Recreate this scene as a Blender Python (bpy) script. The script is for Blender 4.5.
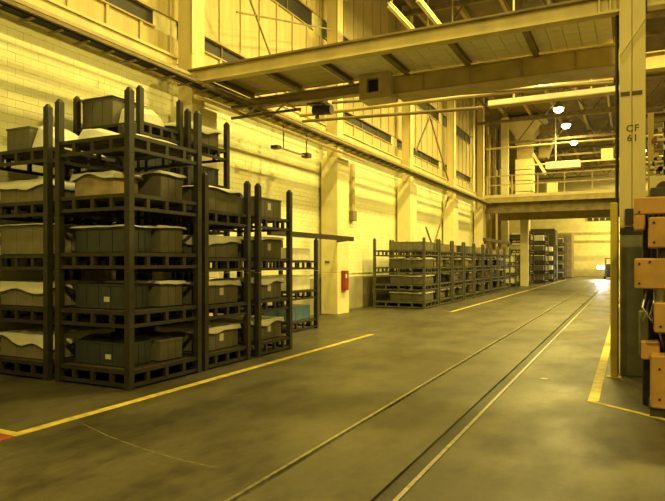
import bpy, bmesh, math, random
from mathutils import Vector, Matrix, noise
R = random.Random(7)
for o in list(bpy.data.objects): bpy.data.objects.remove(o)
S = bpy.context.scene
COL = S.collection
PI = math.pi

# ------------------------------------------------------------------ camera
cd = bpy.data.cameras.new('camera'); cam = bpy.data.objects.new('camera', cd); COL.objects.link(cam)
cam.location = (0, 0, 1.65)
cam.rotation_euler = (PI/2, 0, math.atan(296.5/600))
cd.sensor_width = 36; cd.lens = 600/665*36
cd.shift_y = 11.5/665; cd.clip_start = .05; cd.clip_end = 300
S.camera = cam
# ------------------------------------------------------------------ view, world, lamps
S.view_settings.view_transform = 'Standard'; S.view_settings.look = 'None'
S.view_settings.gamma = 1; S.view_settings.use_curve_mapping = False
S.view_settings.exposure = 0.12
W = bpy.data.worlds.new('world'); S.world = W; W.use_nodes = True
W.node_tree.nodes['Background'].inputs[0].default_value = (1, .80, .24, 1)
W.node_tree.nodes['Background'].inputs[1].default_value = .17
LAMP_COL = (1, .79, .19)
LAMP_W = 620
LAMP_Z = 10.9
LAMPS = [(-3.8, y, e) for y, e in ((2.5, .4), (8, .6), (13.5, .95), (18, 1), (24.5, 1), (30, 1), (38.4, 1), (43.2, .8), (49.5, .9))]
LAMPS += [(1.0, y, e) for y, e in ((56, 1.6), (63, 2.4), (70, 3.6))] + [(4.5, y, e) for y, e in ((-4, 2.7), (15, 3.6), (24, 3.4), (38, 1.8), (54, 1))]  # unseen lamps added to brighten the end wall, left wall and numbered column

# ------------------------------------------------------------------ materials
def mat(name, col, rough=.6, metal=0, var=.15, scale=4, bump=0, dark=None, emit=None, detail=6, stretch=None, bscale=None):
    m = bpy.data.materials.new(name); m.use_nodes = True
    nt = m.node_tree; N = nt.nodes; L = nt.links; b = N['Principled BSDF']
    b.inputs['Roughness'].default_value = rough; b.inputs['Metallic'].default_value = metal
    tc = N.new('ShaderNodeTexCoord'); mp = N.new('ShaderNodeMapping')
    L.new(tc.outputs['Object'], mp.inputs[0])
    if stretch: mp.inputs['Scale'].default_value = stretch
    nz = N.new('ShaderNodeTexNoise'); nz.inputs['Scale'].default_value = scale; nz.inputs['Detail'].default_value = detail
    L.new(mp.outputs[0], nz.inputs['Vector'])
    cr = N.new('ShaderNodeValToRGB'); L.new(nz.outputs[0], cr.inputs[0])
    d = dark or tuple(c*(1-var*2) for c in col)
    cr.color_ramp.elements[0].position = .32; cr.color_ramp.elements[1].position = .62
    cr.color_ramp.elements[0].color = (*d, 1); cr.color_ramp.elements[1].color = (*col, 1)
    L.new(cr.outputs[0], b.inputs['Base Color'])
    if bump:
        n2 = N.new('ShaderNodeTexNoise'); n2.inputs['Scale'].default_value = bscale or scale*6; n2.inputs['Detail'].default_value = 4
        L.new(mp.outputs[0], n2.inputs['Vector'])
        bp = N.new('ShaderNodeBump'); bp.inputs['Strength'].default_value = bump; bp.inputs['Distance'].default_value = .02
        L.new(n2.outputs[0], bp.inputs['Height']); L.new(bp.outputs[0], b.inputs['Normal'])
    if emit:
        b.inputs['Emission Color'].default_value = (*emit[0], 1); b.inputs['Emission Strength'].default_value = emit[1]
    return m
M = {}
M['brick'] = mat('painted_brick', (.88, .84, .50), .75, var=.06, scale=1.2, bump=.25, bscale=30)
M['mortar'] = mat('mortar', (.80, .75, .42), .9, var=.1)
M['wainscot'] = mat('grey_wall_paint', (.40, .37, .22), .7, var=.1, scale=2)
M['panel'] = mat('wall_sheet', (.62, .51, .22), .6, var=.10, scale=1.5, stretch=(1, 3, .4))
M['cream'] = mat('cream_steel_paint', (.72, .60, .26), .5, var=.10, scale=2.5, stretch=(1, 1, .3))
M['pale'] = mat('pale_column_paint', (.82, .74, .40), .55, var=.07, scale=2)
M['tan'] = mat('tan_steel_paint', (.50, .40, .16), .55, var=.14, scale=2.5)
M['tan2'] = mat('light_tan_paint', (.62, .51, .22), .55, var=.14, scale=2.5)
M['brown'] = mat('dusty_brown_steel', (.26, .20, .085), .7, var=.2, scale=3)
M['slot'] = mat('dark_glass', (.022, .017, .008), .6, var=.2, scale=2)
M['roof'] = mat('roof_deck', (.20, .155, .065), .8, var=.2, scale=1)
M['deckpanel'] = mat('white_ceiling_panel', (.90, .84, .58), .7, var=.08, scale=3)
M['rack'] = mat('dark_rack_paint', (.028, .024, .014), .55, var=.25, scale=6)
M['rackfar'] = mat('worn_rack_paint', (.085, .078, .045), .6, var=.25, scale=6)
M['rackwood'] = mat('dirty_rack_timber', (.10, .070, .035), .85, var=.3, scale=5, bump=.3)
M['crate'] = mat('grey_fibreboard', (.16, .148, .095), .8, var=.12, scale=3)
M['crate2'] = mat('tan_fibreboard', (.23, .205, .12), .8, var=.12, scale=3)
M['bin'] = mat('dark_blue_bin', (.045, .055, .06), .5, var=.2, scale=3)
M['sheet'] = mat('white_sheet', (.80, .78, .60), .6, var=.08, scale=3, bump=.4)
M['card'] = mat('cardboard', (.42, .32, .16), .8, var=.25, scale=4)
M['tag'] = mat('paper_tag', (.70, .68, .52), .7, var=.05)
M['yellow'] = mat('floor_line_yellow', (.66, .52, .07), .55, var=.22, scale=7, detail=8)
M['yellowpost'] = mat('yellow_paint', (.60, .46, .05), .5, var=.12, scale=4)
M['redfloor'] = mat('red_floor_paint', (.36, .07, .03), .6, var=.15)
M['red'] = mat('red_paint', (.33, .045, .02), .5, var=.15)
M['rail'] = mat('worn_rail_steel', (.62, .58, .42), .32, metal=.85, var=.2, scale=12)
M['channel'] = mat('grimy_channel', (.030, .025, .013), .5, var=.3, scale=8)
M['orange'] = mat('orange_enamel', (.52, .29, .08), .42, var=.10, scale=5)
M['machine'] = mat('dark_machine_steel', (.045, .038, .022), .5, var=.3, scale=6)
M['greygreen'] = mat('grey_green_paint', (.20, .195, .12), .5, var=.18, scale=4)
M['black'] = mat('black_rubber', (.015, .013, .010), .6)
M['steel'] = mat('bare_steel', (.45, .42, .32), .35, metal=.8, var=.15, scale=10)
M['stencil'] = mat('black_stencil', (.10, .08, .04), .7)
M['lampglow'] = mat('lamp_bulb', (1, .95, .7), emit=((1, .86, .38), 30))
M['headglow'] = mat('headlamp_glass', (1, 1, 1), emit=((.92, .97, 1), 160))
M['blue'] = mat('blue_plastic', (.10, .20, .34), .4, var=.1)

def floor_mat():
    m = bpy.data.materials.new('worn_concrete'); m.use_nodes = True
    nt = m.node_tree; N = nt.nodes; L = nt.links; b = N['Principled BSDF']
    tc = N.new('ShaderNodeTexCoord')
    def nz(scale, det, st=(1, 1, 1), rough=.6):
        mp = N.new('ShaderNodeMapping'); mp.inputs['Scale'].default_value = st; L.new(tc.outputs['Object'], mp.inputs[0])
        n = N.new('ShaderNodeTexNoise'); n.inputs['Scale'].default_value = scale; n.inputs['Detail'].default_value = det
        n.inputs['Roughness'].default_value = rough; L.new(mp.outputs[0], n.inputs['Vector']); return n
    def ramp(n, p0, c0, p1, c1):
        r = N.new('ShaderNodeValToRGB'); e = r.color_ramp.elements
        e[0].position = p0; e[0].color = c0; e[1].position = p1; e[1].color = c1; L.new(n.outputs[0], r.inputs[0]); return r
    a = ramp(nz(.8, 9, (1.1, .45, 1), .68), .32, (.050, .042, .022, 1), .66, (.118, .101, .056, 1))
    s = ramp(nz(2.4, 8, (1, .6, 1), .66), .34, (.40, .36, .30, 1), .52, (1, 1, 1, 1))
    w = ramp(nz(14, 6), .3, (.85, .84, .82, 1), .6, (1, 1, 1, 1))
    m1 = N.new('ShaderNodeMix'); m1.data_type = 'RGBA'; m1.blend_type = 'MULTIPLY'; m1.inputs[0].default_value = .75
    L.new(a.outputs[0], m1.inputs[6]); L.new(s.outputs[0], m1.inputs[7])
    m2 = N.new('ShaderNodeMix'); m2.data_type = 'RGBA'; m2.blend_type = 'MULTIPLY'; m2.inputs[0].default_value = 1
    L.new(m1.outputs[2], m2.inputs[6]); L.new(w.outputs[0], m2.inputs[7]); L.new(m2.outputs[2], b.inputs['Base Color'])
    rr = ramp(nz(1.1, 6, (1, .5, 1)), .3, (.34, .34, .34, 1), .7, (.58, .58, .58, 1)); L.new(rr.outputs[0], b.inputs['Roughness'])
    bp = N.new('ShaderNodeBump'); bp.inputs['Strength'].default_value = .12; bp.inputs['Distance'].default_value = .01
    L.new(nz(9, 6).outputs[0], bp.inputs['Height']); L.new(bp.outputs[0], b.inputs['Normal'])
    return m
M['floor'] = floor_mat()

# ------------------------------------------------------------------ helpers
def add_box(bm, x0, x1, y0, y1, z0, z1):
    v = [bm.verts.new(p) for p in ((x0,y0,z0),(x1,y0,z0),(x1,y1,z0),(x0,y1,z0),(x0,y0,z1),(x1,y0,z1),(x1,y1,z1),(x0,y1,z1))]
    for f in ((0,3,2,1),(4,5,6,7),(0,1,5,4),(1,2,6,5),(2,3,7,6),(3,0,4,7)): bm.faces.new([v[i] for i in f])
    return v
def add_tube(bm, pts, r, n=8, r2=None):
    pts = [Vector(p) for p in pts]; rings = []
    for i, p in enumerate(pts):
        d = (pts[min(i+1, len(pts)-1)] - pts[max(i-1, 0)]).normalized()
        up = Vector((0, 0, 1)) if abs(d.z) < .95 else Vector((1, 0, 0))
        a = d.cross(up).normalized(); b = a.cross(d)
        rad = r if r2 is None else r+(r2-r)*i/(len(pts)-1)
        rings.append([bm.verts.new(p + a*math.cos(2*PI*k/n)*rad + b*math.sin(2*PI*k/n)*rad) for k in range(n)])
    for i in range(len(rings)-1):
        for k in range(n): bm.faces.new((rings[i][k], rings[i][(k+1) % n], rings[i+1][(k+1) % n], rings[i+1][k]))
    bm.faces.new(rings[0][::-1]); bm.faces.new(rings[-1])
def add_bar(bm, p0, p1, w, h):
    p0 = Vector(p0); p1 = Vector(p1); d = (p1-p0).normalized()
    up = Vector((0, 0, 1)) if abs(d.z) < .95 else Vector((0, 1, 0))
    a = d.cross(up).normalized()*w/2; b = a.normalized().cross(d)*h/2
    v = [bm.verts.new(p+s*a+t*b) for p in (p0, p1) for s, t in ((-1,-1),(1,-1),(1,1),(-1,1))]
    for f in ((0,1,2,3),(7,6,5,4),(0,4,5,1),(1,5,6,2),(2,6,7,3),(3,7,4,0)): bm.faces.new([v[i] for i in f])
def add_ibeam(bm, axis, a0, a1, c, z0, z1, w, tf=.03, tw=.02):
    def bx(c0, c1, q0, q1):
        if axis == 'x': add_box(bm, a0, a1, c0, c1, q0, q1)
        else: add_box(bm, c0, c1, a0, a1, q0, q1)
    bx(c-w/2, c+w/2, z0, z0+tf); bx(c-w/2, c+w/2, z1-tf, z1); bx(c-tw/2, c+tw/2, z0+tf, z1-tf)
def add_lathe(bm, prof, c, n=20):
    rings = [[bm.verts.new((c[0]+r*math.cos(2*PI*k/n), c[1]+r*math.sin(2*PI*k/n), c[2]+z)) for k in range(n)] for r, z in prof]
    for i in range(len(rings)-1):
        for k in range(n): bm.faces.new((rings[i][k], rings[i][(k+1) % n], rings[i+1][(k+1) % n], rings[i+1][k]))
def mesh(name, fn, m, bevel=0, smooth=False):
    bm = bmesh.new(); fn(bm)
    if bevel: bmesh.ops.bevel(bm, geom=list(bm.edges), offset=bevel, segments=1, affect='EDGES', clamp_overlap=True)
    bmesh.ops.recalc_face_normals(bm, faces=bm.faces)
    me = bpy.data.meshes.new(name); bm.to_mesh(me); bm.free(); me.materials.append(m)
    if smooth:
        for p in me.polygons: p.use_smooth = True
    return me
def link(name, me, parent=None, loc=(0, 0, 0), rz=0):
    o = bpy.data.objects.new(name, me); COL.objects.link(o)
    o.location = loc; o.rotation_euler = (0, 0, rz)
    if parent: o.parent = parent
    return o
def obj(name, fn, m, parent=None, loc=(0, 0, 0), bevel=0, smooth=False):
    return link(name, mesh(name, fn, M[m], bevel, smooth), parent, loc)
def tag(o, label, cat, group=None):
    o['label'] = label; o['category'] = cat
    if group: o['group'] = group
    return o
def thing(name, label, cat, loc=(0, 0, 0), group=None):
    o = bpy.data.objects.new(name, None); COL.objects.link(o); o.location = loc; o.empty_display_size = .2
    return tag(o, label, cat, group)
def struct(o): o['kind'] = 'structure'; return o
def B(*a): return lambda bm: add_box(bm, *a)

# ------------------------------------------------------------------ floor with sunken rails
RL, RR = -2.46, -1.45
def fl(bm):
    for x0, x1 in ((-14, RL-.045), (RL+.035, RR-.155), (RR+.035, 14)): add_box(bm, x0, x1, -6, 76, -.12, 0)
    add_box(bm, -14, 14, -6, 76, -.2, -.121)
floor = struct(obj('floor', fl, 'floor'))
for rx, lab, w in ((RL, 'left', .08), (RR, 'right', .19)):
    t = thing('floor_rail', 'worn steel crane rail sunk in the concrete floor, the %s one of the pair' % lab, 'rail', (rx, 0, 0), 'sunken rails along the aisle')
    obj('rail_head', B(-.015, .02, -5.9, 70, -.118, .003) if lab == 'right' else B(-.043, -.012, -5.9, 70, -.118, .003), 'rail', t)
    if lab == 'right':
        obj('channel_bed', B(-.15, -.016, -5.9, 70, -.118, -.022), 'channel', t)
        obj('channel_edge', B(.022, .034, -5.9, 70, -.118, -.001), 'channel', t)
    else:
        obj('channel_bed', B(-.011, .021, -5.9, 70, -.118, -.03), 'channel', t)
        obj('channel_edge', B(.022, .034, -5.9, 70, -.118, -.006), 'channel', t)
def paint(label, x0, x1, y0, y1, m='yellow', nm='floor_marking', z=.002, grp=None):
    return tag(obj(nm, B(x0, x1, y0, y1, .0002, z), m), label, 'floor marking', grp)
paint('long yellow line on the floor in front of the tall dark racks', -5.32, -5.2, 3.86, 12.7)
paint('short yellow line running left from the corner by the red patch', -7.6, -5.2, 3.76, 3.86)
paint('yellow line on the floor along the low far rack row', -5.34, -5.22, 19.5, 60)
paint('broad yellow stripe on the floor left of the numbered column', -.44, -.32, 7.75, 26)
def slantline(bm):
    a, b = Vector((-.44, 7.75)), Vector((.95, 6.73)); n = (b-a).normalized(); q = Vector((-n.y, n.x))*.035
    vs = [bm.verts.new((p.x, p.y, z)) for z in (.0003, .0035) for p in (a-q, b-q, b+q, a+q)]
    for f in ((0,3,2,1),(4,5,6,7),(0,1,5,4),(1,2,6,5),(2,3,7,6),(3,0,4,7)): bm.faces.new([vs[i] for i in f])
tag(obj('floor_marking', slantline, 'yellow'), 'thin slanting yellow line on the floor before the orange machine', 'floor marking')
paint('dull red painted patch on the floor at the yellow line corner', -6.6, -5.2, 3.45, 3.755, 'redfloor')
def scratch(bm):
    pts = [(-4.98, 4.35), (-4.4, 4.15), (-3.9, 4.02), (-3.4, 3.93), (-2.95, 3.9)]
    for i in range(len(pts)-1):
        a, b = Vector(pts[i]), Vector(pts[i+1])
        v = [bm.verts.new((p.x, p.y+s, .001)) for p, s in ((a, -.004), (b, -.004), (b, .004), (a, .004))]; bm.faces.new(v)
M['chalk'] = mat('chalk_scratch', (.30, .25, .13), .8, var=.3, scale=10)
tag(obj('floor_scratch', scratch, 'chalk'), 'thin pale curved scratch on the bare floor left of the rails', 'floor mark')
tag(obj('floor_patch', lambda bm: add_lathe(bm, [(.001, .0015), (.05, .0015), (.055, .0002)], (0, 0, 0), 14), 'tag', None, (-1.08, 8.95, 0)), 'small pale paper scrap lying right of the rails', 'litter')

# ------------------------------------------------------------------ left wall
WX = -8.84
wall = struct(obj('wall_left', B(WX-.35, WX-.02, -6, 38.6, 0, 12.4), 'mortar'))
struct(obj('wall_back', B(-14, 14, 75.2, 75.5, 0, 12.4), 'pale'))
struct(obj('wall_right', B(9, 9.3, -6, 75.2, 0, 12.4), 'brown'))
struct(obj('wall_recess', B(-14, -13.8, 38.6, 75.2, 0, 12.4), 'panel')).name = 'wall_left.001'
struct(obj('wall_return', B(-13.8, WX-.35, 38.4, 38.6, 0, 12.4), 'panel')).name = 'wall_left.002'
BL, BH = .28, .125
brick_me = mesh('brick', B(-.02, .009, .003, BL-.003, .003, BH-.003), M['brick'])
stuff = bmesh.new(); nb = 0
for r in range(int(5.5/BH)):
    z = .0 + r*BH; y = 5.4 + (BL/2 if r % 2 else 0)
    while y < 37.9:
        if z >= 1.14:
            if 3.4 < z and 6.0 < y < 10.0 and nb < 298:
                link('brick', brick_me, wall, (WX + R.uniform(0, .003), y, z)); nb += 1
            else:
                p = R.uniform(0, .003); add_box(stuff, WX-.02, WX+.009+p, y+.003, y+BL-.003, z+.003, z+BH-.003)
        y += BL
me = bpy.data.meshes.new('brickwork'); stuff.to_mesh(me); stuff.free(); me.materials.append(M['brick'])
o = link('brickwork', me, wall); o['kind'] = 'stuff'
obj('wainscot', B(WX-.02, WX+.02, -6, 38.6, 0, 1.14), 'wainscot', wall)
# sheet panels above the ledge
pw = .87
for (z0, z1) in ((5.97, 6.5), (6.9, 8.85), (9.45, 12.3)):
    pm = mesh('sheet_panel', lambda bm: (add_box(bm, -.02, .015, .01, pw-.01, z0, z1), add_box(bm, .015, .05, 0, .07, z0, z1)), M['panel'])
    for k in range(37): link('sheet_panel', pm, wall, (WX + R.uniform(0, .008), 5.6+k*pw, 0))
COLY = [2.95, 9.9, 16.85, 23.8, 30.75, 37.7]
n = 0
for i, y in enumerate(COLY[:-1]):
    for z0, z1 in ((6.5, 6.9), (8.85, 9.45)):
        n += 1
        w = struct(bpy.data.objects.new('window_%d' % n, None)); COL.objects.link(w); w.location = (WX, y+.35, z0)
        L_ = 6.2
        obj('pane', B(-.018, -.008, 0, L_, 0, z1-z0), 'slot', w)
        obj('sill', lambda bm: add_bar(bm, (.03, 0, .015), (.03, L_, .015), .08, .03), 'tan', w)
        obj('lintel', B(-.01, .08, 0, L_, z1-z0-.05, z1-z0), 'tan', w)
        mm = mesh('mullion', B(-.008, .02, 0, .04, .04, z1-z0-.05), M['brown'])
        for k in range(1, 4): link('mullion', mm, w, (0, k*L_/4, 0))
segs = [(-6, 9.88)]+[(COLY[i]+.45, COLY[i+1]-.02) for i in range(1, 5)]
def ledge(bm):
    for a, b in segs:
        add_box(bm, WX+.012, WX+.30, a, b, 5.66, 5.92); add_box(bm, WX+.012, WX+.34, a, b, 5.92, 5.97)
def ledge_under(bm):
    for a, b in segs: add_box(bm, WX+.012, WX+.34, a, b, 5.60, 5.658)
struct(obj('trim_1', ledge, 'cream'))
struct(obj('trim_2', ledge_under, 'brown'))

# left wall columns
def wall_column(y, label):
    t = thing('wall_column', label, 'column', (-8.15, y, 0), 'columns along the left wall')
    obj('lower_shaft', B(-.58, 0, 0, .85, 1.3, 4.95), 'pale', t, bevel=.015)
    obj('base_block', B(-.58, .003, -.003, .853, .002, 1.298), 'pale', t, bevel=.015)
    obj('upper_shaft', B(-.38, -.005, 0, .42, 4.951, 12.39), 'cream', t, bevel=.01)
    obj('edge_angle', B(-.04, .0, -.012, -.001, 6.0, 12.3), 'tan', t)
    obj('edge_angle', B(-.004, .008, .0, .05, 6.0, 12.3), 'pale', t)
    return t
wall_column(COLY[1], 'pale wall column rising behind the tallest racks')
c2 = wall_column(COLY[2], 'pale wall column with a red box on its lower aisle side')
wall_column(COLY[3], 'pale wall column above the near end of the low far rack row')
wall_column(COLY[4], 'pale wall column above the middle of the low far rack row')
wall_column(COLY[5], 'pale wall column at the left end of the distant footbridge')
# hide lower parts: guard beam round column
t = thing('guard_beam', 'dark level beam running from the lone stack past the red-box column', 'beam', (-7.03, 12.0, 2.24))
obj('beam', B(-.05, .05, -.9, 3.5, .0, .12), 'rack', t)
obj('bracket', lambda bm: add_bar(bm, (0, 3.44, .06), (-1.12, 4.83, .06), .06, .08), 'rack', t)
t = thing('hose_cabinet', 'small red fire cabinet fixed on the pale column side', 'cabinet', (-8.15, 17.1, .75))
obj('cabinet_body', B(.004, .11, 0, .34, 0, .63), 'red', t, bevel=.01)
obj('door', B(.111, .125, .03, .31, .03, .60), 'red', t)
obj('handle', B(.126, .14, .26, .285, .25, .38), 'steel', t)
obj('label_plate', B(.126, .129, .07, .18, .40, .52), 'tag', t)
tag(obj('sign_plate', B(-8.58, -8.43, 16.82, 16.848, 1.62, 1.68), 'stencil'), 'tiny dark plate on the column face left of the red box', 'plate')
t = thing('conduit_drop', 'grey vertical conduit with a switch box hanging beside the red-box column', 'conduit', (-8.75, 19.3, 0))
obj('pipe', lambda bm: add_box(bm, -.05, .05, -.09, .09, 3.45, 5.1), 'tan', t)
obj('switch_box', B(-.09, .1, -.16, .16, 3.1, 3.448), 'brown', t, bevel=.01)

# cable tray in front of the columns
t = thing('cable_tray', 'long ladder cable tray running along the left wall columns', 'cable tray', (-8.0, 0, 5.2))
for dx, dz in ((0, .26), (.10, 0)):
    obj('side_rail', B(dx-.03, dx+.03, 4, 38, dz-.03, dz+.03), 'tan', t)
obj('side_rail', B(.32, .37, 4, 38, .0, .05), 'brown', t)
rm = mesh('rung', B(-.035, .319, 0, .05, -.055, -.031), M['brown'])
hm = mesh('hanger', lambda bm: add_bar(bm, (0, 0, .23), (.1, 0, .03), .04, .03), M['brown'])
for k in range(68): link('rung', rm, t, (0, 4.3+k*.5, 0))
for k in range(17): link('hanger', hm, t, (0, 4.5+k*2, 0))
cm = mesh('cable', lambda bm: add_tube(bm, [(0, 4+2*i, R.uniform(-.012, .012)) for i in range(18)], .022, 6), M['black'])
for k in range(4): link('cable', cm, t, (.07+.065*k+.02, 0, .0-.006))

# cross-bracing rods between the third and fourth columns
t = thing('bracing_rod', 'thin crossed bracing rods on the wall above the low far racks', 'bracing', (-8.05, 26.2, 0))
for a, b in (((0, 0, 8.2), (0, -2.0, 6.3)), ((0, 0, 8.2), (0, 3.1, 5.7)), ((0, 3.1, 4.9), (0, .5, 2.3)), ((0, -.6, 3.2), (0, .5, 2.3))):
    obj('rod', lambda bm: add_bar(bm, a, b, .06, .06), 'brown', t)
t = thing('bracing_rod', 'thin crossed bracing rods high beside the nearest wall column', 'bracing', (-8.05, 10.9, 0))
for a, b in (((.1, .3, 8.4), (.1, 2.3, 6.1)), ((.1, .3, 7.3), (.1, 5.2, 8.6))):
    obj('rod', lambda bm: add_bar(bm, a, b, .035, .035), 'brown', t)

# ------------------------------------------------------------------ roof
struct(obj('ceiling', B(-14, 9.3, -6, 75.5, 12.4, 12.6), 'roof'))
pm = mesh('purlin', lambda bm: add_ibeam(bm, 'y', -6, 75, 0, 12.12, 12.398, .14), M['tan'])
for k in range(11): struct(link('trim_3', pm, None, (-8+k*1.7, 0, 0)))
def truss(bm):
    add_box(bm, -8.6, 9, -.08, .08, 11.9, 12.1); add_box(bm, -8.6, 9, -.08, .08, 10.2, 10.36)
    x = -8.5; k = 0
    while x < 8.4:
        add_bar(bm, (x, 0, 10.3 if k % 2 else 11.95), (x+1.3, 0, 11.95 if k % 2 else 10.3), .07, .07); x += 1.3; k += 1
tm = mesh('roof_truss', truss, M['brown'])
for i, y in enumerate([9.9, 16.85, 23.8, 30.75, 37.7, 44.65, 51.6, 58.5, 65.5]):
    tag(link('roof_truss', tm, None, (0, y, 0)), 'lattice roof truss under the dark ceiling, %s from the viewer' % ['first', 'second', 'third', 'fourth', 'fifth', 'sixth', 'seventh', 'eighth', 'ninth and farthest'][i], 'truss', 'roof trusses across the hall')
for i, (x, z) in enumerate(((-6.5, 9.35), (-5.6, 9.35))):
    t = thing('hoist_track', ('bright inclined track high above the near crossbeam, left one' if i == 0 else 'bright track high above the near crossbeam, right one'), 'track', (x, 17.0, z), 'tracks above the near crossbeam')
    obj('track_bar', lambda bm: add_ibeam(bm, 'y', 0, 4.2, 0, 0, .16, .12), 'pale', t)
    obj('hanger', B(-.02, .02, .2, .24, .16, 2.74), 'tan', t); obj('hanger', B(-.02, .02, 3.9, 3.94, .16, 2.74), 'tan', t)

# high-bay lamps: the row under the roof, plus unseen ones added for light
shade = mesh('lamp_shade', lambda bm: add_lathe(bm, [(.06, .42), (.10, .40), (.14, .28), (.30, .05), (.32, 0), (.30, 0), (.12, .27), (.02, .3)], (0, 0, 0), 18), M['steel'], smooth=True)
bulb = mesh('bulb', lambda bm: add_lathe(bm, [(.001, -.27), (.15, -.24), (.26, -.14), (.29, -.01), (.001, 0)], (0, 0, 0), 16), M['lampglow'], smooth=True)
cord = mesh('lamp_stem', lambda bm: add_box(bm, -.02, .02, -.02, .02, .42, 1.5), M['brown'])
ld = bpy.data.lights.new('high_bay_light', 'AREA'); ld.shape = 'DISK'; ld.size = .6; ld.energy = LAMP_W; ld.color = LAMP_COL
names = {38.4: 'highest and nearest', 43.2: 'second', 49.5: 'third', 56: 'fourth', 63: 'fifth', 70: 'sixth and farthest'}
for (x, y, en) in LAMPS:
    vis = x < 0 and y in names
    t = thing('high_bay_lamp', ('glowing round high bay lamp, the %s of the row receding under the roof' % names[y]) if vis else 'unseen high bay lamp under the roof, in a set of row and added lamps', 'lamp', (x, y, LAMP_Z), 'high bay lamps under the roof')
    link('lamp_shade', shade, t); link('bulb', bulb, t); link('lamp_stem', cord, t)
    ll = ld.copy(); ll.energy = LAMP_W*en; l = link('high_bay_light', ll, t, (0, 0, -.32))

# ------------------------------------------------------------------ overhead platform (two crossbeams, joists, ceiling panels)
t = thing('crossbeam', 'broad cream crossbeam spanning the aisle, nearest to the viewer', 'beam', (0, 9.85, 5.33))
obj('web', B(-8.15, -.13, -.02, .02, .035, .25), 'cream', t)
obj('bottom_flange', B(-8.15, -.13, -.10, .10, 0, .034), 'cream', t)
obj('top_flange', B(-8.15, -.13, -.10, .10, .251, .285), 'brown', t)
sm = mesh('stiffener', B(-.008, .008, -.09, -.021, .035, .25), M['cream'])
for x in (-.25, -.4): link('stiffener', sm, t, (x, 0, 0))
t = thing('crossbeam', 'short cream crossbeam leaving the numbered column to the right', 'beam', (0, 9.85, 5.33))
obj('web', B(.24, 8.9, -.02, .02, .035, .25), 'cream', t); obj('bottom_flange', B(.24, 8.9, -.10, .10, 0, .034), 'cream', t); obj('top_flange', B(.24, 8.9, -.10, .10, .251, .285), 'brown', t)
t = thing('box_girder', 'deep tan box girder behind the nearest crossbeam', 'girder', (0, 11.6, 5.08))
obj('girder_body', B(-4.33, -.16, 0, .5, .03, .35), 'tan2', t)
obj('bottom_flange', B(-4.33, -.16, -.05, .62, 0, .029), 'tan', t)
obj('top_flange', B(-4.33, -.16, -.04, .54, .351, .375), 'tan2', t)
dm = mesh('stiffener', B(-.01, .01, -.035, -.001, .03, .35), M['tan'])
for k in range(4): link('stiffener', dm, t, (-3.7+k*.95, 0, 0))
t = thing('junction_box', 'tan box with a square black opening at the left end of the girder', 'box', (-4.72, 11.4, 5.0))
obj('box_shell', lambda bm: (add_box(bm, -.30, -.13, 0, .5, 0, .52), add_box(bm, .13, .37, 0, .5, 0, .52), add_box(bm, -.13, .13, 0, .5, 0, .14), add_box(bm, -.13, .13, 0, .5, .42, .52)), 'tan2', t)
obj('opening', B(-.13, .13, .12, .16, .14, .42), 'black', t)
tag(obj('platform_edge_beam', lambda bm: add_ibeam(bm, 'x', -8.15, -5.04, 11.75, 5.22, 5.45, .2), 'tan'), 'tan edge beam carrying the left half of the overhead platform', 'beam')
t = thing('platform_floor', 'overhead platform of pale square panels on short joists', 'platform', (0, 9.9, 5.46))
for k in range(6):
    x = -7.75+k*1.245
    obj('joist', lambda bm: add_ibeam(bm, 'y', .12, 1.66, x, -.04, .06, .10), 'brown', t)
pmn = mesh('ceiling_panel', B(.004, .246, .004, .246, 0, .03), M['deckpanel'])
pmt = mesh('ceiling_panel', B(.004, .246, .004, .246, 0, .03), M['tan2'])
for i in range(31):
    for j in range(7):
        x = -8.0+i*.25
        if x > -.4: continue
        link('ceiling_panel', pmt if x < -5.6 else pmn, t, (x, .04+j*.25, .065+R.uniform(0, .004)))
obj('platform_top', B(-8.1, -.16, .02, 2.0, .11, .13), 'brown', t)

# pipes across the aisle behind the platform
def pipe(label, pts, r, m, nm='overhead_pipe'):
    return tag(obj(nm, lambda bm: add_tube(bm, pts, r, 8), m, smooth=False), label, 'pipe')
pipe('thin brown overhead pipe just under the box girder, upper one', [(-8.0, 13.5, 5.72), (-.3, 13.5, 5.3)], .035, 'brown')
pipe('thin dark overhead pipe sloping across under the girder, lowest one', [(-7.7, 13.8, 5.35), (-3.0, 13.8, 5.17)], .04, 'brown')
pipe('tan overhead pipe crossing in front of the wall windows', [(-8.0, 14.2, 5.62), (-.3, 14.2, 5.55)], .05, 'tan')
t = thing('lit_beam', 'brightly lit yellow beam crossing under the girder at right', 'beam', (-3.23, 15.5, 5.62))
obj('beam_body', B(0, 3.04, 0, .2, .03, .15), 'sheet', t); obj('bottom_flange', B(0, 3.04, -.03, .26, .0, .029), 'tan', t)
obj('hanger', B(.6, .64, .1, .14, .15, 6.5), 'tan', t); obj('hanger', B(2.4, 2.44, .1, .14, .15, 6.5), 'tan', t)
# hanging trapeze
t = thing('hanging_frame', 'thin pipe frame hanging from the tray above the second rack stack', 'frame', (-7.9, 13.0, 4.52))
for y in (0, 1.2): obj('rod', lambda bm: add_tube(bm, [(.1, y, 0), (.1, y, .62)], .018, 6), 'brown', t)
obj('crossbar', B(.08, .12, -.25, 1.4, -.04, .0), 'brown', t)
obj('clamp', B(.0, .2, -.45, -.26, -.08, .0), 'machine', t); obj('clamp', B(.0, .2, 1.1, 1.3, -.06, .06), 'machine', t)
t = thing('chain_hoist', 'small dark chain hoist trolley hanging under the platform', 'hoist', (-6.3, 12.0, 5.0))
obj('trolley', B(-.25, .2, -.12, .12, .2, .40), 'machine', t, bevel=.03); obj('motor', lambda bm: add_tube(bm, [(-.1, 0, .08), (.35, 0, .05)], .11, 12), 'machine', t)
obj('hook_block', B(-.05, .05, -.04, .04, -.12, -.04), 'steel', t)
obj('bracket', B(.12, .3, -.1, .1, .2, .28), 'tag', t)
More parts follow.
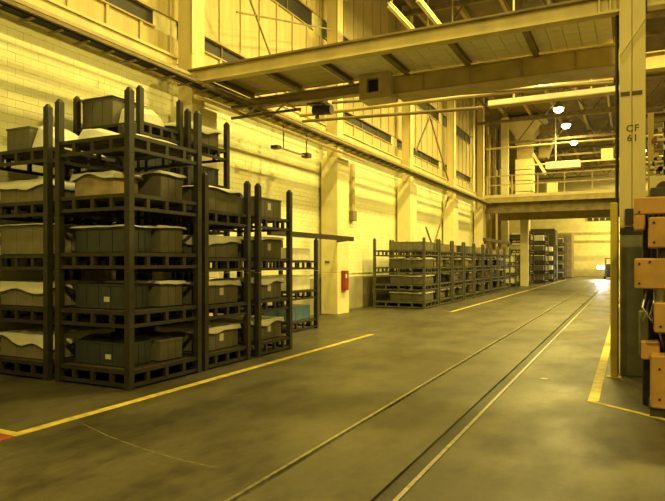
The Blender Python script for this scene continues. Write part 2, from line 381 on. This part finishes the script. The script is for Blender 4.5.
# service pipes hugging wall by column two
for k, (z, x) in enumerate(((5.0, -7.55), (4.8, -7.75))):
    pipe(('pale ' if k else 'brown ') + 'service pipe running along beside the cable tray', [(x, 9.5, z+.15), (x, 18, z+.15)], .04, 'cream' if k else 'brown')
t = thing('truss_arm', 'short lattice arm jutting from the wall under the platform end', 'bracket', (-7.95, 11.0, 4.85))
obj('chord', lambda bm: add_bar(bm, (0, 0, 0), (1.6, .3, .1), .05, .05), 'brown', t); obj('chord', lambda bm: add_bar(bm, (0, 0, .25), (1.6, .3, .3), .05, .05), 'brown', t)
for k in range(5): obj('lacing', lambda bm: add_bar(bm, (k*.32, k*.06, .02 if k % 2 else .25), (k*.32+.32, k*.06+.06, .27 if k % 2 else .05), .03, .03), 'tan', t)

# ------------------------------------------------------------------ right numbered column
t = thing('steel_column', 'cream steel column stencilled CF 61 at the right of the aisle', 'column', (.04, 9.7, 0))
obj('front_plate', B(-.165, -.004, 0, .05, 2.16, 12), 'cream', t, bevel=.006)
obj('front_plate', B(.004, .175, 0, .05, 2.16, 12), 'cream', t, bevel=.006)
obj('core', B(-.10, .12, .051, .30, 0, 12), 'tan', t)
obj('rear_plate', B(-.165, .175, .301, .35, 0, 12), 'cream', t)
obj('base_guard', B(-.15, .19, -.02, .05, 0, 2.05), 'greygreen', t, bevel=.01)
obj('dark_band', B(-.16, .20, -.03, .05, 2.052, 2.14), 'black', t)
for x0, x1 in ((-.15, -.03), (0.0, .13)): obj('strap', B(x0, x1, -.008, -.001, 4.06, 4.12), 'stencil', t)
obj('small_bracket', B(-.09, .02, -.05, -.001, 2.2, 2.42), 'machine', t)
obj('cable', lambda bm: add_tube(bm, [(-.17, -.02, 4.62), (-.02, -.015, 4.85), (.17, -.02, 5.13)], .008, 5), 'tan', t)
for i, s in enumerate(('CF', '61')):
    c = bpy.data.curves.new('stencil', 'FONT'); c.body = s; c.size = .135; c.extrude = .001; c.align_x = 'CENTER'; c.space_character = 1.15; c.offset = .002
    c.materials.append(M['stencil']); q = bpy.data.objects.new('stencil_lettering', c); COL.objects.link(q)
    q.parent = t; q.location = (.005, -.0015, 3.54-i*.14); q.rotation_euler = (PI/2, 0, 0)
t = thing('guard_post', 'yellow guard post standing at the left edge of the numbered column', 'post', (-.19, 9.5, 0))
obj('tube', B(-.05, .045, -.05, .05, .012, 2.5), 'yellowpost', t, bevel=.012)
obj('base_plate', B(-.10, .09, -.09, .09, 0, .011), 'yellowpost', t)
tag(obj('downpipe', lambda bm: add_tube(bm, [(-.16, 9.9, 0), (-.16, 9.9, 5.32)], .025, 8), 'machine'), 'thin dark vertical pipe along the left side of the numbered column', 'pipe')

# ------------------------------------------------------------------ orange machine
t = thing('press_machine', 'dark machine with orange housings at the right picture edge', 'machine', (0, 7.3, 0))
obj('frame', lambda bm: (add_box(bm, .22, 1.5, .45, 1.4, 0, 2.5), add_box(bm, .14, .22, .5, .7, 0, 2.2)), 'machine', t, bevel=.01)
obj('side_duct', B(.10, .20, .25, .44, .6, 1.1), 'greygreen', t, bevel=.01)
obj('side_duct', B(.34, 1.2, .2, .44, .75, .95), 'machine', t, bevel=.01)
def ob(label, x0, x1, y0, y1, z0, z1, bolts=()):
    h_ = obj('orange_housing', B(x0, x1, y0, y1, z0, z1), 'orange', t, bevel=.014)
    h_['label'] = label
    for bx, bz in bolts:
        obj('bolt', lambda bm: add_tube(bm, [(bx, y0-.012, bz), (bx, y0-.0005, bz)], .013, 6), 'black', h_)
ob('top orange housing with a dark notch', .05, .9, .1, .44, 2.17, 2.36, ((.10, 2.2),))
ob('short orange leg below the top housing', .05, .16, .1, .44, 2.0, 2.168, ())
ob('big square orange housing', .19, .8, -.05, .34, 1.80, 2.13, ((.24, 1.86), (.24, 2.07)))
ob('square bolted orange housing at eye height', .055, .7, -.02, .36, 1.36, 1.69, ((.10, 1.42), (.10, 1.63), (.20, 1.65)))
ob('orange housing at waist height', .24, .9, -.1, .3, .9, 1.22, ((.30, .97),))
ob('lowest orange housing near the floor', .21, .9, -.1, .3, .1, .66, ((.29, .52), (.29, .2)))
ob('small orange bracket', .12, .3, .1, .4, .58, .78)
obj('foot', B(.2, 1.0, -.05, 1.3, 0, .098), 'machine', t)
obj('shaft', lambda bm: add_tube(bm, [(.35, .1, 1.69), (.35, .1, 1.8)], .08, 12), 'machine', t)
obj('shaft', lambda bm: add_tube(bm, [(.3, .2, 1.22), (.3, .2, 1.36)], .06, 12), 'steel', t)
for k in range(4):
    obj('hose', lambda bm: add_tube(bm, [(.18+.05*k, .2, 1.34), (.13+.04*k, .12, 1.15-.04*k), (.22+.04*k, .05, 1.02-.07*k), (.34, .2, .8-.05*k)], .012, 6), 'black' if k % 2 else 'steel', t)
obj('grille', lambda bm: [add_box(bm, .18+.05*i, .20+.05*i, .08, .1, 2.02, 2.16) for i in range(4)], 'black', t)

# equipment tower behind the column
t = thing('equipment_tower', 'cluttered dark equipment tower seen right of the numbered column', 'machine', (.27, 10.7, 0))
obj('cabinet', B(0, 1.6, 0, 1.2, 0, 2.5), 'brown', t, bevel=.02)
obj('panel', B(.02, 1.3, -.04, -.001, 2.3, 3.0), 'pale', t)
obj('dome_cover', lambda bm: add_tube(bm, [(.22, -.14, 2.78), (.22, -.041, 2.78)], .12, 14), 'machine', t)
for x in (.06, .30, .42): obj('button', B(x, x+.06, -.06, -.041, 2.46, 2.54), 'machine', t)
obj('upright', B(.0, .08, .0, .1, 2.501, 4.0), 'tan', t); obj('upright', B(.22, .42, .1, .3, 2.501, 3.9), 'machine', t); obj('upright', B(1.4, 1.5, 0, .1, 2.501, 4.0), 'tan', t)
for k in range(6):
    obj('shelf_bar', B(.081, 1.39, .0, .06, 3.1+k*.15, 3.14+k*.15), ('pale', 'machine', 'brown')[k % 3], t)
for k in range(22):
    x = .02+R.random()*.45; z = 3.02+R.random()*.8
    obj('fitting', B(x, x+.06, -.06, -.001, z, z+.07), ('red', 'tag', 'machine', 'tan')[k % 4], t)
tag(obj('side_girder', lambda bm: add_ibeam(bm, 'x', .3, 9, 14, 4.3, 4.7, .3), 'brown'), 'brown crossbeam far right behind the numbered column', 'beam')
tag(obj('side_girder', lambda bm: add_ibeam(bm, 'x', .3, 9, 20, 7.3, 7.8, .3), 'tan'), 'upper tan crossbeam far right behind the numbered column', 'beam')
for k in range(4):
    tag(obj('side_column', lambda bm: add_ibeam(bm, 'y', 0, .4, 0, 0, 12, .4) if False else add_box(bm, -.2, .2, 0, .4, 0, 12), 'tan', None, (4.5, 16.85+k*14, 0)), 'tan column in the right side bay behind the numbered column', 'column', 'columns in the right side bay')

# ------------------------------------------------------------------ stacking racks
def rack_kit(w, d, p, m, top):
    """parts of one rack: (name, mesh, location)"""
    pr = .044; kit = []
    def post(bm):
        add_box(bm, -pr, pr, -pr, pr, .0, p-.004 if not top else p+.03)
        if top:
            vs = [bm.verts.new((sx*pr*.9, sy*pr*.9, p+.031)) for sx, sy in ((-1,-1),(1,-1),(1,1),(-1,1))]
            ap = [bm.verts.new((sx*pr*.4, sy*pr*.4, p+.075)) for sx, sy in ((-1,-1),(1,-1),(1,1),(-1,1))]
            bm.faces.new(ap); bm.faces.new(vs[::-1])
            for i in range(4): bm.faces.new((vs[i], vs[(i+1) % 4], ap[(i+1) % 4], ap[i]))
    pm = mesh('post', post, m)
    for x in (pr, w-pr):
        for y in (pr, d-pr): kit.append(('post', pm, (x, y, 0)))
    for z0, z1, nm in ((.03, .075, 'lower_rail'), (.195, .245, 'upper_rail')):
        a = mesh(nm, B(2*pr+.001, w-2*pr-.001, -.025, .025, z0, z1), m); b = mesh(nm, B(-.025, .025, 2*pr+.001, d-2*pr-.001, z0, z1), m)
        kit += [(nm, a, (0, pr, 0)), (nm, a, (0, d-pr, 0)), (nm, b, (pr, 0, 0)), (nm, b, (w-pr, 0, 0))]
    s = mesh('spacer', B(-.03, .03, -.022, .022, .076, .194), m); s2 = mesh('spacer', B(-.022, .022, -.03, .03, .076, .194), m)
    for k in range(1, 4):
        for y in (pr, d-pr): kit.append(('spacer', s, (w*k/4, y, 0)))
        for x in (pr, w-pr): kit.append(('spacer', s2, (x, d*k/4, 0)))
    nsl = 5
    sw = (d-4*pr)/nsl
    sl = mesh('deck_board', B(2*pr, w-2*pr, .01, sw-.02, .215, .24), M['rackwood'])
    for k in range(nsl): kit.append(('deck_board', sl, (0, 2*pr+k*sw, 0)))
    return kit
KITS = {}
ORD = ['bottom', 'second', 'third', 'fourth', 'fifth', 'sixth']
def rack(x, y, z, w, d, p, top, label, group, far=False, name='stacking_rack'):
    key = (w, d, p, top, far)
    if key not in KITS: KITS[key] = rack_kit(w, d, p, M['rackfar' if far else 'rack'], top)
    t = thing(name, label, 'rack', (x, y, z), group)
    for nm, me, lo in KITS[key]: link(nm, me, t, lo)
    return t
def crumple(w, d, drop, seed, tilt=0):
    bm = bmesh.new(); g = []
    def ax(L_):
        n_ = 10
        return [-L_/2-.045, -L_/2-.026]+[(-.5+i/n_)*L_ for i in range(n_+1)]+[L_/2+.026, L_/2+.045]
    X_, Y_ = ax(w), ax(d)
    for i, x in enumerate(X_):
        row = []
        for j, y in enumerate(Y_):
            z = .014+.010*noise.noise(Vector((x*5, y*5, seed)))
            if i in (0, len(X_)-1) or j in (0, len(Y_)-1): z -= max(.01, drop*(.75+.8*noise.noise(Vector((x*2.5, y*2.5, seed+9)))))
            row.append(bm.verts.new((x, y, z)))
        g.append(row)
    for i in range(len(X_)-1):
        for j in range(len(Y_)-1): bm.faces.new((g[i][j], g[i+1][j], g[i+1][j+1], g[i][j+1]))
    r = bmesh.ops.extrude_face_region(bm, geom=list(bm.faces))
    for v in [q for q in r['geom'] if isinstance(q, bmesh.types.BMVert)]: v.co.z += .008
    bmesh.ops.recalc_face_normals(bm, faces=bm.faces)
    me = bpy.data.meshes.new('sheet'); bm.to_mesh(me); bm.free(); me.materials.append(M['sheet'])
    for p_ in me.polygons: p_.use_smooth = True
    return me
def bundle(label, x0, x1, y0, y1, z, hs):
    """rumpled white wrapping whose height follows hs from left to right"""
    bm = bmesh.new(); n = 14; rows = []
    for j in range(8):
        v = j/7; row = []
        for i in range(n+1):
            u = i/n; k = u*(len(hs)-1); a = int(min(k, len(hs)-2)); hh = hs[a]+(hs[a+1]-hs[a])*(k-a)
            e = min(1, min(v, 1-v)*5+.0)
            row.append(bm.verts.new((x0+(x1-x0)*u, y0+(y1-y0)*v, z+max(.004, hh*e**.5+.02*noise.noise(Vector((u*7, v*6, x0)))))))
        rows.append(row)
    for j in range(7):
        for i in range(n): bm.faces.new((rows[j][i], rows[j][i+1], rows[j+1][i+1], rows[j+1][i]))
    bl = [bm.verts.new(p) for p in ((x0, y0, z), (x1, y0, z), (x1, y1, z), (x0, y1, z))]
    bm.faces.new(bl[::-1])
    bm.faces.new([bl[0], bl[1]]+rows[0][::-1]); bm.faces.new([bl[2], bl[3]]+rows[7])
    bm.faces.new([bl[3], bl[0]]+[r_[0] for r_ in rows]); bm.faces.new([bl[1], bl[2]]+[r_[-1] for r_ in rows][::-1])
    bmesh.ops.recalc_face_normals(bm, faces=bm.faces)
    me = bpy.data.meshes.new('bundle'); bm.to_mesh(me); bm.free(); me.materials.append(M['sheet'])
    tag(link('white_bundle', me), label, 'bundle', 'white bundles on the top racks')
SHC = {}
def load(kind, x, y, z, w, d, h, where, sheet=None, tagged=False, group=None):
    """crate or bin centred at x, y on z; where says which rack it is in"""
    mm = {'crate': 'crate', 'tancrate': 'crate2', 'bin': 'bin', 'card': 'card', 'pale': 'sheet', 'blue': 'blue'}[kind]
    words = {'crate': ('crate', 'grey crate'), 'tancrate': ('crate', 'tan crate'), 'bin': ('bin', 'dark blue bin'), 'card': ('carton', 'brown carton'), 'pale': ('carton', 'pale carton'), 'blue': ('bin', 'blue plastic bin')}[kind]
    t = thing(words[0], (words[1].replace('grey ', 'tagged ').replace('dark blue', 'tagged blue') if tagged else words[1])+' '+where, words[0], (x, y, z), group)
    key = ('L', kind, w, d, h)
    if key not in SHC:
        g = .012; k = []
        k.append(('core', mesh('core', B(-w/2+.015, w/2-.015, -d/2+.015, d/2-.015, 0, h-.03), M['rack' if kind in ('bin', 'crate', 'tancrate') else mm]), (0, 0, 0)))
        n = 1 if kind in ('card', 'pale') else (4 if kind == 'bin' else 3)
        a = mesh('side_panel', B(g/2, w/n-g/2, 0, .014, .01, h-.03), M[mm], .003); b = mesh('side_panel', B(0, .014, g/2, d/n-g/2, .01, h-.03), M[mm], .003)
        for i in range(n):
            k += [('side_panel', a, (-w/2+i*w/n, -d/2, 0)), ('side_panel', a, (-w/2+i*w/n, d/2-.014, 0)), ('side_panel', b, (w/2-.014, -d/2+i*d/n, 0)), ('side_panel', b, (-w/2, -d/2+i*d/n, 0))]
        k.append(('lid', mesh('lid', B(-w/2-.008, w/2+.008, -d/2-.008, d/2+.008, h-.029, h), M[mm], .004), (0, 0, 0)))
        k.append(('paper_tag', mesh('paper_tag', lambda bm: add_box(bm, w/2+.001, w/2+.005, -.05, .05, h*.4, h*.75) if kind == 'crate' else add_box(bm, w*.12, w*.12+.1, -d/2-.005, -d/2-.001, h*.3, h*.5), M['tag']), (0, 0, 0)))
        SHC[key] = k
    for nm, me, lo in SHC[key]:
        if nm == 'paper_tag' and not tagged: continue
        link(nm, me, t, lo)
    if sheet is not None:
        k2 = ('S', round(w, 2), round(d, 2), sheet)
        if k2 not in SHC: SHC[k2] = crumple(w, d, sheet, R.random()*50)
        s = link('cover_sheet', SHC[k2], None, (x, y, z+h+.006))
        tag(s, 'white sheet '+where.replace('level of the', 'load of the'), 'sheet', 'white cover sheets on the racked loads')
    return t

# X0, Y0, width, depth, pitch, levels, description
STACKS = {
 'A': (-7.10, 5.72, 1.38, 1.45, .765, 5, 'the nearest tall stack'),
 'B': (-6.95, 7.26, 1.22, 1.22, .735, 4, 'the four-high stack behind the nearest one'),
 'C': (-6.95, 8.72, 1.22, 1.16, .735, 4, 'the four-high stack ending the near row'),
 'E': (-8.60, 5.70, 1.38, 1.45, .755, 5, 'the stack cut by the left edge'),
 'F': (-8.60, 7.30, 1.53, 1.05, .74, 6, 'the six-high stack behind the nearest one'),
 'G': (-8.45, 8.45, 1.40, 1.25, .72, 6, 'the six-high stack farther back'),
 'D': (-8.1, 11.93, 1.12, 1.4, .72, 3, 'the lone stack left of the red-box column'),
}
# per level: kind, height, sheet drop (None = no sheet), tag, (width, depth, x shift, y shift)
CONT = {
 'A': [('bin', .32, None, True, (.95, .48, -.04, -.3)), ('bin', .34, None, True, (.9, .48, -.06, -.3)), ('bin', .34, .02, False, (.95, .48, -.04, -.3)), ('card', .30, .10, False, (.72, .48, -.16, -.3)), None],
 'B': [('crate', .34, .09, True, None), ('crate', .34, .10, True, None), ('crate', .33, .15, False, None), ('crate', .36, .05, False, None)],
 'C': [('crate', .34, .10, True, None), ('crate', .34, .10, True, None), ('crate', .36, .05, True, None), ('crate', .36, None, True, None)],
 'E': [('tancrate', .33, .16, False, None), ('tancrate', .33, .15, False, None), ('tancrate', .42, .02, False, None), ('tancrate', .30, .18, False, None), ('crate', .40, None, False, (.52, .9, -.30, 0))],
 'F': [('bin', .34, None, False, None)]*5+[('crate', .50, .02, False, (.72, .7, -.35, -.03))],
 'G': [('bin', .34, None, False, None)]*5+[('crate', .34, .14, False, None)],
 'D': [('blue', .34, None, False, None), ('pale', .36, None, False, None), ('pale', .30, None, False, None)],
}
for k, (x, y, w, d, p, nlev, desc) in STACKS.items():
    for i in range(nlev):
        z = i*p
        rack(x, y, z, w, d, p, i == nlev-1, 'dark rack, %s level of %s' % (ORD[i], desc), 'stacking racks in the near block')
        if CONT[k][i] is None: continue
        kind, h_, sh, tg, sp = CONT[k][i]
        lw, ld_, dx, dy = sp or (w-.31, d-.31, .0, 0)
        load(kind, x+w/2+dx, y+d/2+dy, z+.246, lw, ld_, h_, 'on the %s level of %s' % (ORD[i], desc), sh, tg, 'loads in the near racks')
for i, (h_, sh) in enumerate(((.30, None), (.34, .05), (.36, .04), (.36, .05))):
    load('crate', -7.02+.61+.01, 5.72+1.0, i*.765+.246, 1.0, .46, h_, 'at the back of the %s level of the nearest tall stack' % ORD[i], sh, False, 'loads in the near racks')
bundle('white wrapped bundle sloping down on top of the nearest tall stack', -6.98, -6.12, 5.95, 6.9, 4*.765+.246, (.27, .25, .17, .10, .03))
bundle('low white bundle at the right on top of the nearest tall stack', -6.10, -5.86, 5.95, 6.9, 4*.765+.246, (.03, .08, .05))
bundle('white wrapped bundle on top of the stack at the left edge', -7.90, -7.33, 5.95, 6.9, 4*.755+.246, (.46, .36, .2, .05))
bundle('white bundle beside the crate on the six-high stack', -7.76, -7.25, 7.5, 8.1, 5*.74+.246, (.35, .3, .34, .2))

# low far row
FN = ['nearest', 'second', 'third', 'fourth', 'fifth', 'sixth', 'seventh', 'eighth', 'ninth']
for s in range(9):
    y = 20.15+s*1.9
    for i in range(4):
        z = i*.61; top = i == 3
        if True:
            rack(-8.32, y, z, 1.95, 1.72, .61, top, 'worn rack, %s level of the %s stack in the low far row' % (ORD[i], FN[s]), 'racks in the low far row', True)
        if s == 0 or R.random() < .88:
            kind = R.choice(['crate', 'crate', 'crate', 'tancrate', 'bin', 'card']) if s else 'crate'
            off = .28 if s == 0 else R.uniform(.05, .3)
            load(kind, -7.41+off, y+.86, z+.246, 1.25 if s == 0 else 1.1, 1.2, .30, 'on the %s level of the %s stack in the far row' % (ORD[i], FN[s]), .05 if i < 3 and (s == 0 or R.random() < .6) else None, R.random() < .5, 'loads in the low far row')
t = thing('shelf_cap', 'dark long shelf beam capping the far end of the low rack row', 'beam', (-8.3, 30.2, 2.75))
obj('beam', B(1.75, 1.92, 0, 6.9, -.06, .1), 'rackfar', t); obj('leg', B(1.78, 1.88, .1, .2, -.2, -.061), 'rackfar', t); obj('leg', B(1.78, 1.88, 6.6, 6.7, -.2, -.061), 'rackfar', t)

# distant stacks
def block(x, y, w, d, p, nlev, desc, kinds, far=True, grp='distant racks by the aisle'):
    for i in range(nlev):
        rack(x, y, i*p, w, d, p, i == nlev-1, 'distant dark rack, %s level of %s' % (ORD[i], desc), grp, True)
        load(R.choice(kinds), x+w/2, y+d/2, i*p+.246, w-.4, d-.4, p*.5, 'on the %s level of %s' % (ORD[i], desc), .05 if R.random() < .7 else None, False, 'loads in the distant racks')
block(-8.2, 40.5, 1.6, 1.6, .7, 3, 'the pale stack just past the low far row', ['pale'])
block(-8.0, 44.6, 1.7, 1.9, .76, 5, 'the tall distant stack left of the aisle end', ['pale', 'crate', 'tancrate'])
block(-7.6, 48.2, 1.9, 2.0, .76, 5, 'the tall distant stack second from the aisle end', ['pale', 'crate'])
block(-7.4, 52.2, 1.9, 2.0, .76, 4, 'the four-high distant stack nearest the end wall', ['pale', 'tancrate'])
block(-7.2, 60.0, 1.8, 2.0, .8, 5, 'the dark stack beside the bright end wall', ['crate', 'bin'])

# ------------------------------------------------------------------ distant footbridge
t = thing('footbridge', 'long footbridge with rails crossing the far end of the aisle', 'bridge', (0, 37.6, 5.4))
obj('front_beam', B(-8.1, 4, 0, .15, .20, .38), 'pale', t)
obj('lower_web', B(-8.1, 4, .03, .13, -.1, .199), 'tan', t)
obj('deck', B(-8.1, 4, .151, 5.5, .1, .25), 'brown', t)
obj('lower_beam', B(-8.1, 4, .6, .9, -.70, .09), 'brown', t)
obj('lower_beam', B(-8.1, 4, 5.2, 5.45, -.85, .09), 'tan', t)
for z in (.95, 1.5): obj('handrail', B(-8.1, 4, .03, .1, z, z+.06), 'cream', t)
pm = mesh('rail_post', B(-.03, .03, .03, .09, .381, 1.5), M['cream'])
for k in range(8): link('rail_post', pm, t, (-7.9+k*1.5, .0, 0))
jm = mesh('cross_joist', B(-.08, .08, 1.0, 5.1, -.05, .099), M['brown'])
for k in range(9): link('cross_joist', jm, t, (-7.6+k*1.4, 0, 0))
pipe('thin pale pipe crossing high above the distant footbridge', [(-8.1, 38.2, 8.75), (3, 38.2, 8.75)], .06, 'cream')
pipe('thin pale pipe high above the footbridge, further back', [(-6, 41, 8.0), (3, 41, 8.0)], .05, 'cream')
tag(obj('ducting', lambda bm: (add_box(bm, -5.2, -3.0, 44, 44.8, 8.15, 8.6), add_box(bm, -4.6, -4.55, 44.3, 44.35, 8.7, 12.115)), 'pale'), 'short pale horizontal duct hanging beyond the footbridge', 'duct')
tag(obj('wall_box', B(-1.6, -.9, 42, 42.4, 8.2, 8.9), 'pale'), 'small bright square box beyond the footbridge at the right', 'box')
tag(obj('bridge_cabinet', B(-4.6, -4.0, 39.5, 40, 5.65, 6.6), 'pale'), 'small pale cabinet standing on the footbridge', 'cabinet')
# big hopper duct
t = thing('hopper_duct', 'large pale duct with a flared hopper top behind the footbridge', 'duct', (-6.9, 45.5, 0))
def frust(bm, x0, x1, y0, y1, z0, X0, X1, Y0, Y1, z1):
    v = [bm.verts.new(p) for p in ((x0,y0,z0),(x1,y0,z0),(x1,y1,z0),(x0,y1,z0),(X0,Y0,z1),(X1,Y0,z1),(X1,Y1,z1),(X0,Y1,z1))]
    for f in ((0,3,2,1),(4,5,6,7),(0,1,5,4),(1,2,6,5),(2,3,7,6),(3,0,4,7)): bm.faces.new([v[i] for i in f])
sec = mesh('duct_section', B(-.62, .62, 0, 1.2, .02, .78), M['pale'], .03)
for k in range(4): link('duct_section', sec, t, (0, 0, 6.0+k*.8))
obj('neck', B(-.5, .55, .1, 1.1, 9.2, 10.3), 'tan', t); obj('collar', B(-.62, .72, 0, 1.2, 10.3, 10.9), 'pale', t)
obj('hopper', lambda bm: frust(bm, -.62, .72, 0, 1.2, 10.901, -1.5, 1.5, -.4, 1.8, 12.11), 'pale', t)
obj('side_cowl', lambda bm: frust(bm, 1.0, 1.6, .2, 1.2, 9.2, 1.1, 2.4, .2, 1.2, 11.6), 'brown', t)
obj('diagonal_chute', lambda bm: add_bar(bm, (-2.3, .5, 8.6), (-.5, .5, 6.9), .35, .3), 'pale', t)
obj('diagonal_chute', lambda bm: add_bar(bm, (.6, .5, 9.6), (1.5, .5, 8.0), .2, .2), 'pale', t)
# pipe clutter left of the duct
for k in range(9):
    x = -9.75+k*.2; y = 43.3+(k % 2)*.45
    pipe('vertical pipe left of the hopper duct, %s from the left in its cluster' % ['first', 'second', 'third', 'fourth', 'fifth', 'sixth', 'seventh', 'eighth', 'ninth'][k], [(x, y, 0), (x, y, 6+R.uniform(2, 5.5))], R.uniform(.05, .12), R.choice(['brown', 'tan', 'machine', 'cream', 'brown']), 'riser_pipe')['group'] = 'riser pipes left of the hopper duct'
# distant aisle columns
for k, (x, y, m, lab) in enumerate(((-6.42, 42.5, 'pale', 'distant pale column standing just left of the tall distant stacks'), (-8.0, 44.0, 'pale', 'distant pale column left of the hopper duct'), (-7.6, 51.5, 'pale', 'distant pale column behind the tall distant stacks'), (-9.5, 47, 'tan', 'distant tan column deep in the left side bay'), (-8.6, 58, 'tan', 'distant tan column near the end wall'))):
    tag(obj('distant_column', B(x-.25, x+.25, y, y+.4, 0, 4.54 if k == 0 else 12), m), lab, 'column')
tag(obj('dark_hood', B(-8.2, -5.8, 56, 58, 0, 4.6), 'machine', bevel=.1), 'dark boxy machine hood above the distant racks', 'machine')
tag(obj('dark_hood', B(-7.6, -5.2, 66, 68, 0, 4.6), 'brown', bevel=.1), 'brown machine block beside the bright end wall', 'machine')
# end wall fittings
for k, (z, m, lab) in enumerate(((6.9, 'pale', 'upper'), (4.6, 'tan', 'middle'), (3.7, 'tan', 'lower'))):
    tag(obj('end_beam', B(-9, 1.5, 71.5-k*.3, 71.8-k*.3, z, z+.3), m), '%s horizontal beam crossing before the bright end wall' % lab, 'beam')
wn = struct(bpy.data.objects.new('window_11', None)); COL.objects.link(wn); wn.location = (-4.4, 75.1, 6.4)
obj('pane', B(0, 2.6, 0, .05, 0, 1.5), 'slot', wn)
for k in range(4): obj('mullion', B(.65*k, .65*k+.08, -.04, -.001, 0, 1.5), 'cream', wn)

# forklift with its headlamps on
t = thing('forklift', 'dark forklift facing us with bright headlamps at the aisle end', 'forklift', (-1.95, 62, 0))
obj('body', B(-.1, .75, .3, 2.0, .25, 1.45), 'machine', t, bevel=.06)
obj('counterweight', B(-.1, .75, 2.0, 2.4, .2, 1.2), 'machine', t, bevel=.08)
for x in (-.08, .68): obj('mast', B(x, x+.08, .12, .22, .05, 1.9), 'machine', t); obj('roof_pillar', B(x, x+.06, 1.7, 1.76, 1.451, 1.95), 'machine', t)
obj('overhead_guard', B(-.1, .78, .3, 1.8, 1.95, 2.02), 'machine', t)
for x in (.1, .5): obj('fork', B(x, x+.1, -.9, .12, .05, .09), 'steel', t)
for x in (-.12, .77):
    for y in (.6, 1.9): obj('wheel', lambda bm: add_tube(bm, [(x-.08, y, .25), (x+.08, y, .25)], .25, 16), 'black', t)
for x in (-.62, -.30):
    obj('headlamp', lambda bm: add_tube(bm, [(x, -.02, 1.15), (x, .06, 1.15)], .16, 14), 'headglow', t)
    obj('lamp_bracket', B(x-.02, x+.3, .07, .12, 1.1, 1.2), 'machine', t)
hl = bpy.data.lights.new('headlamp_beam', 'SPOT'); hl.energy = 1100; hl.color = (.95, .97, 1); hl.spot_size = 1.0; hl.shadow_soft_size = .15
q = link('headlamp_beam', hl, t, (-.3, -.25, 1.15)); q.rotation_euler = (math.radians(60), 0, PI)
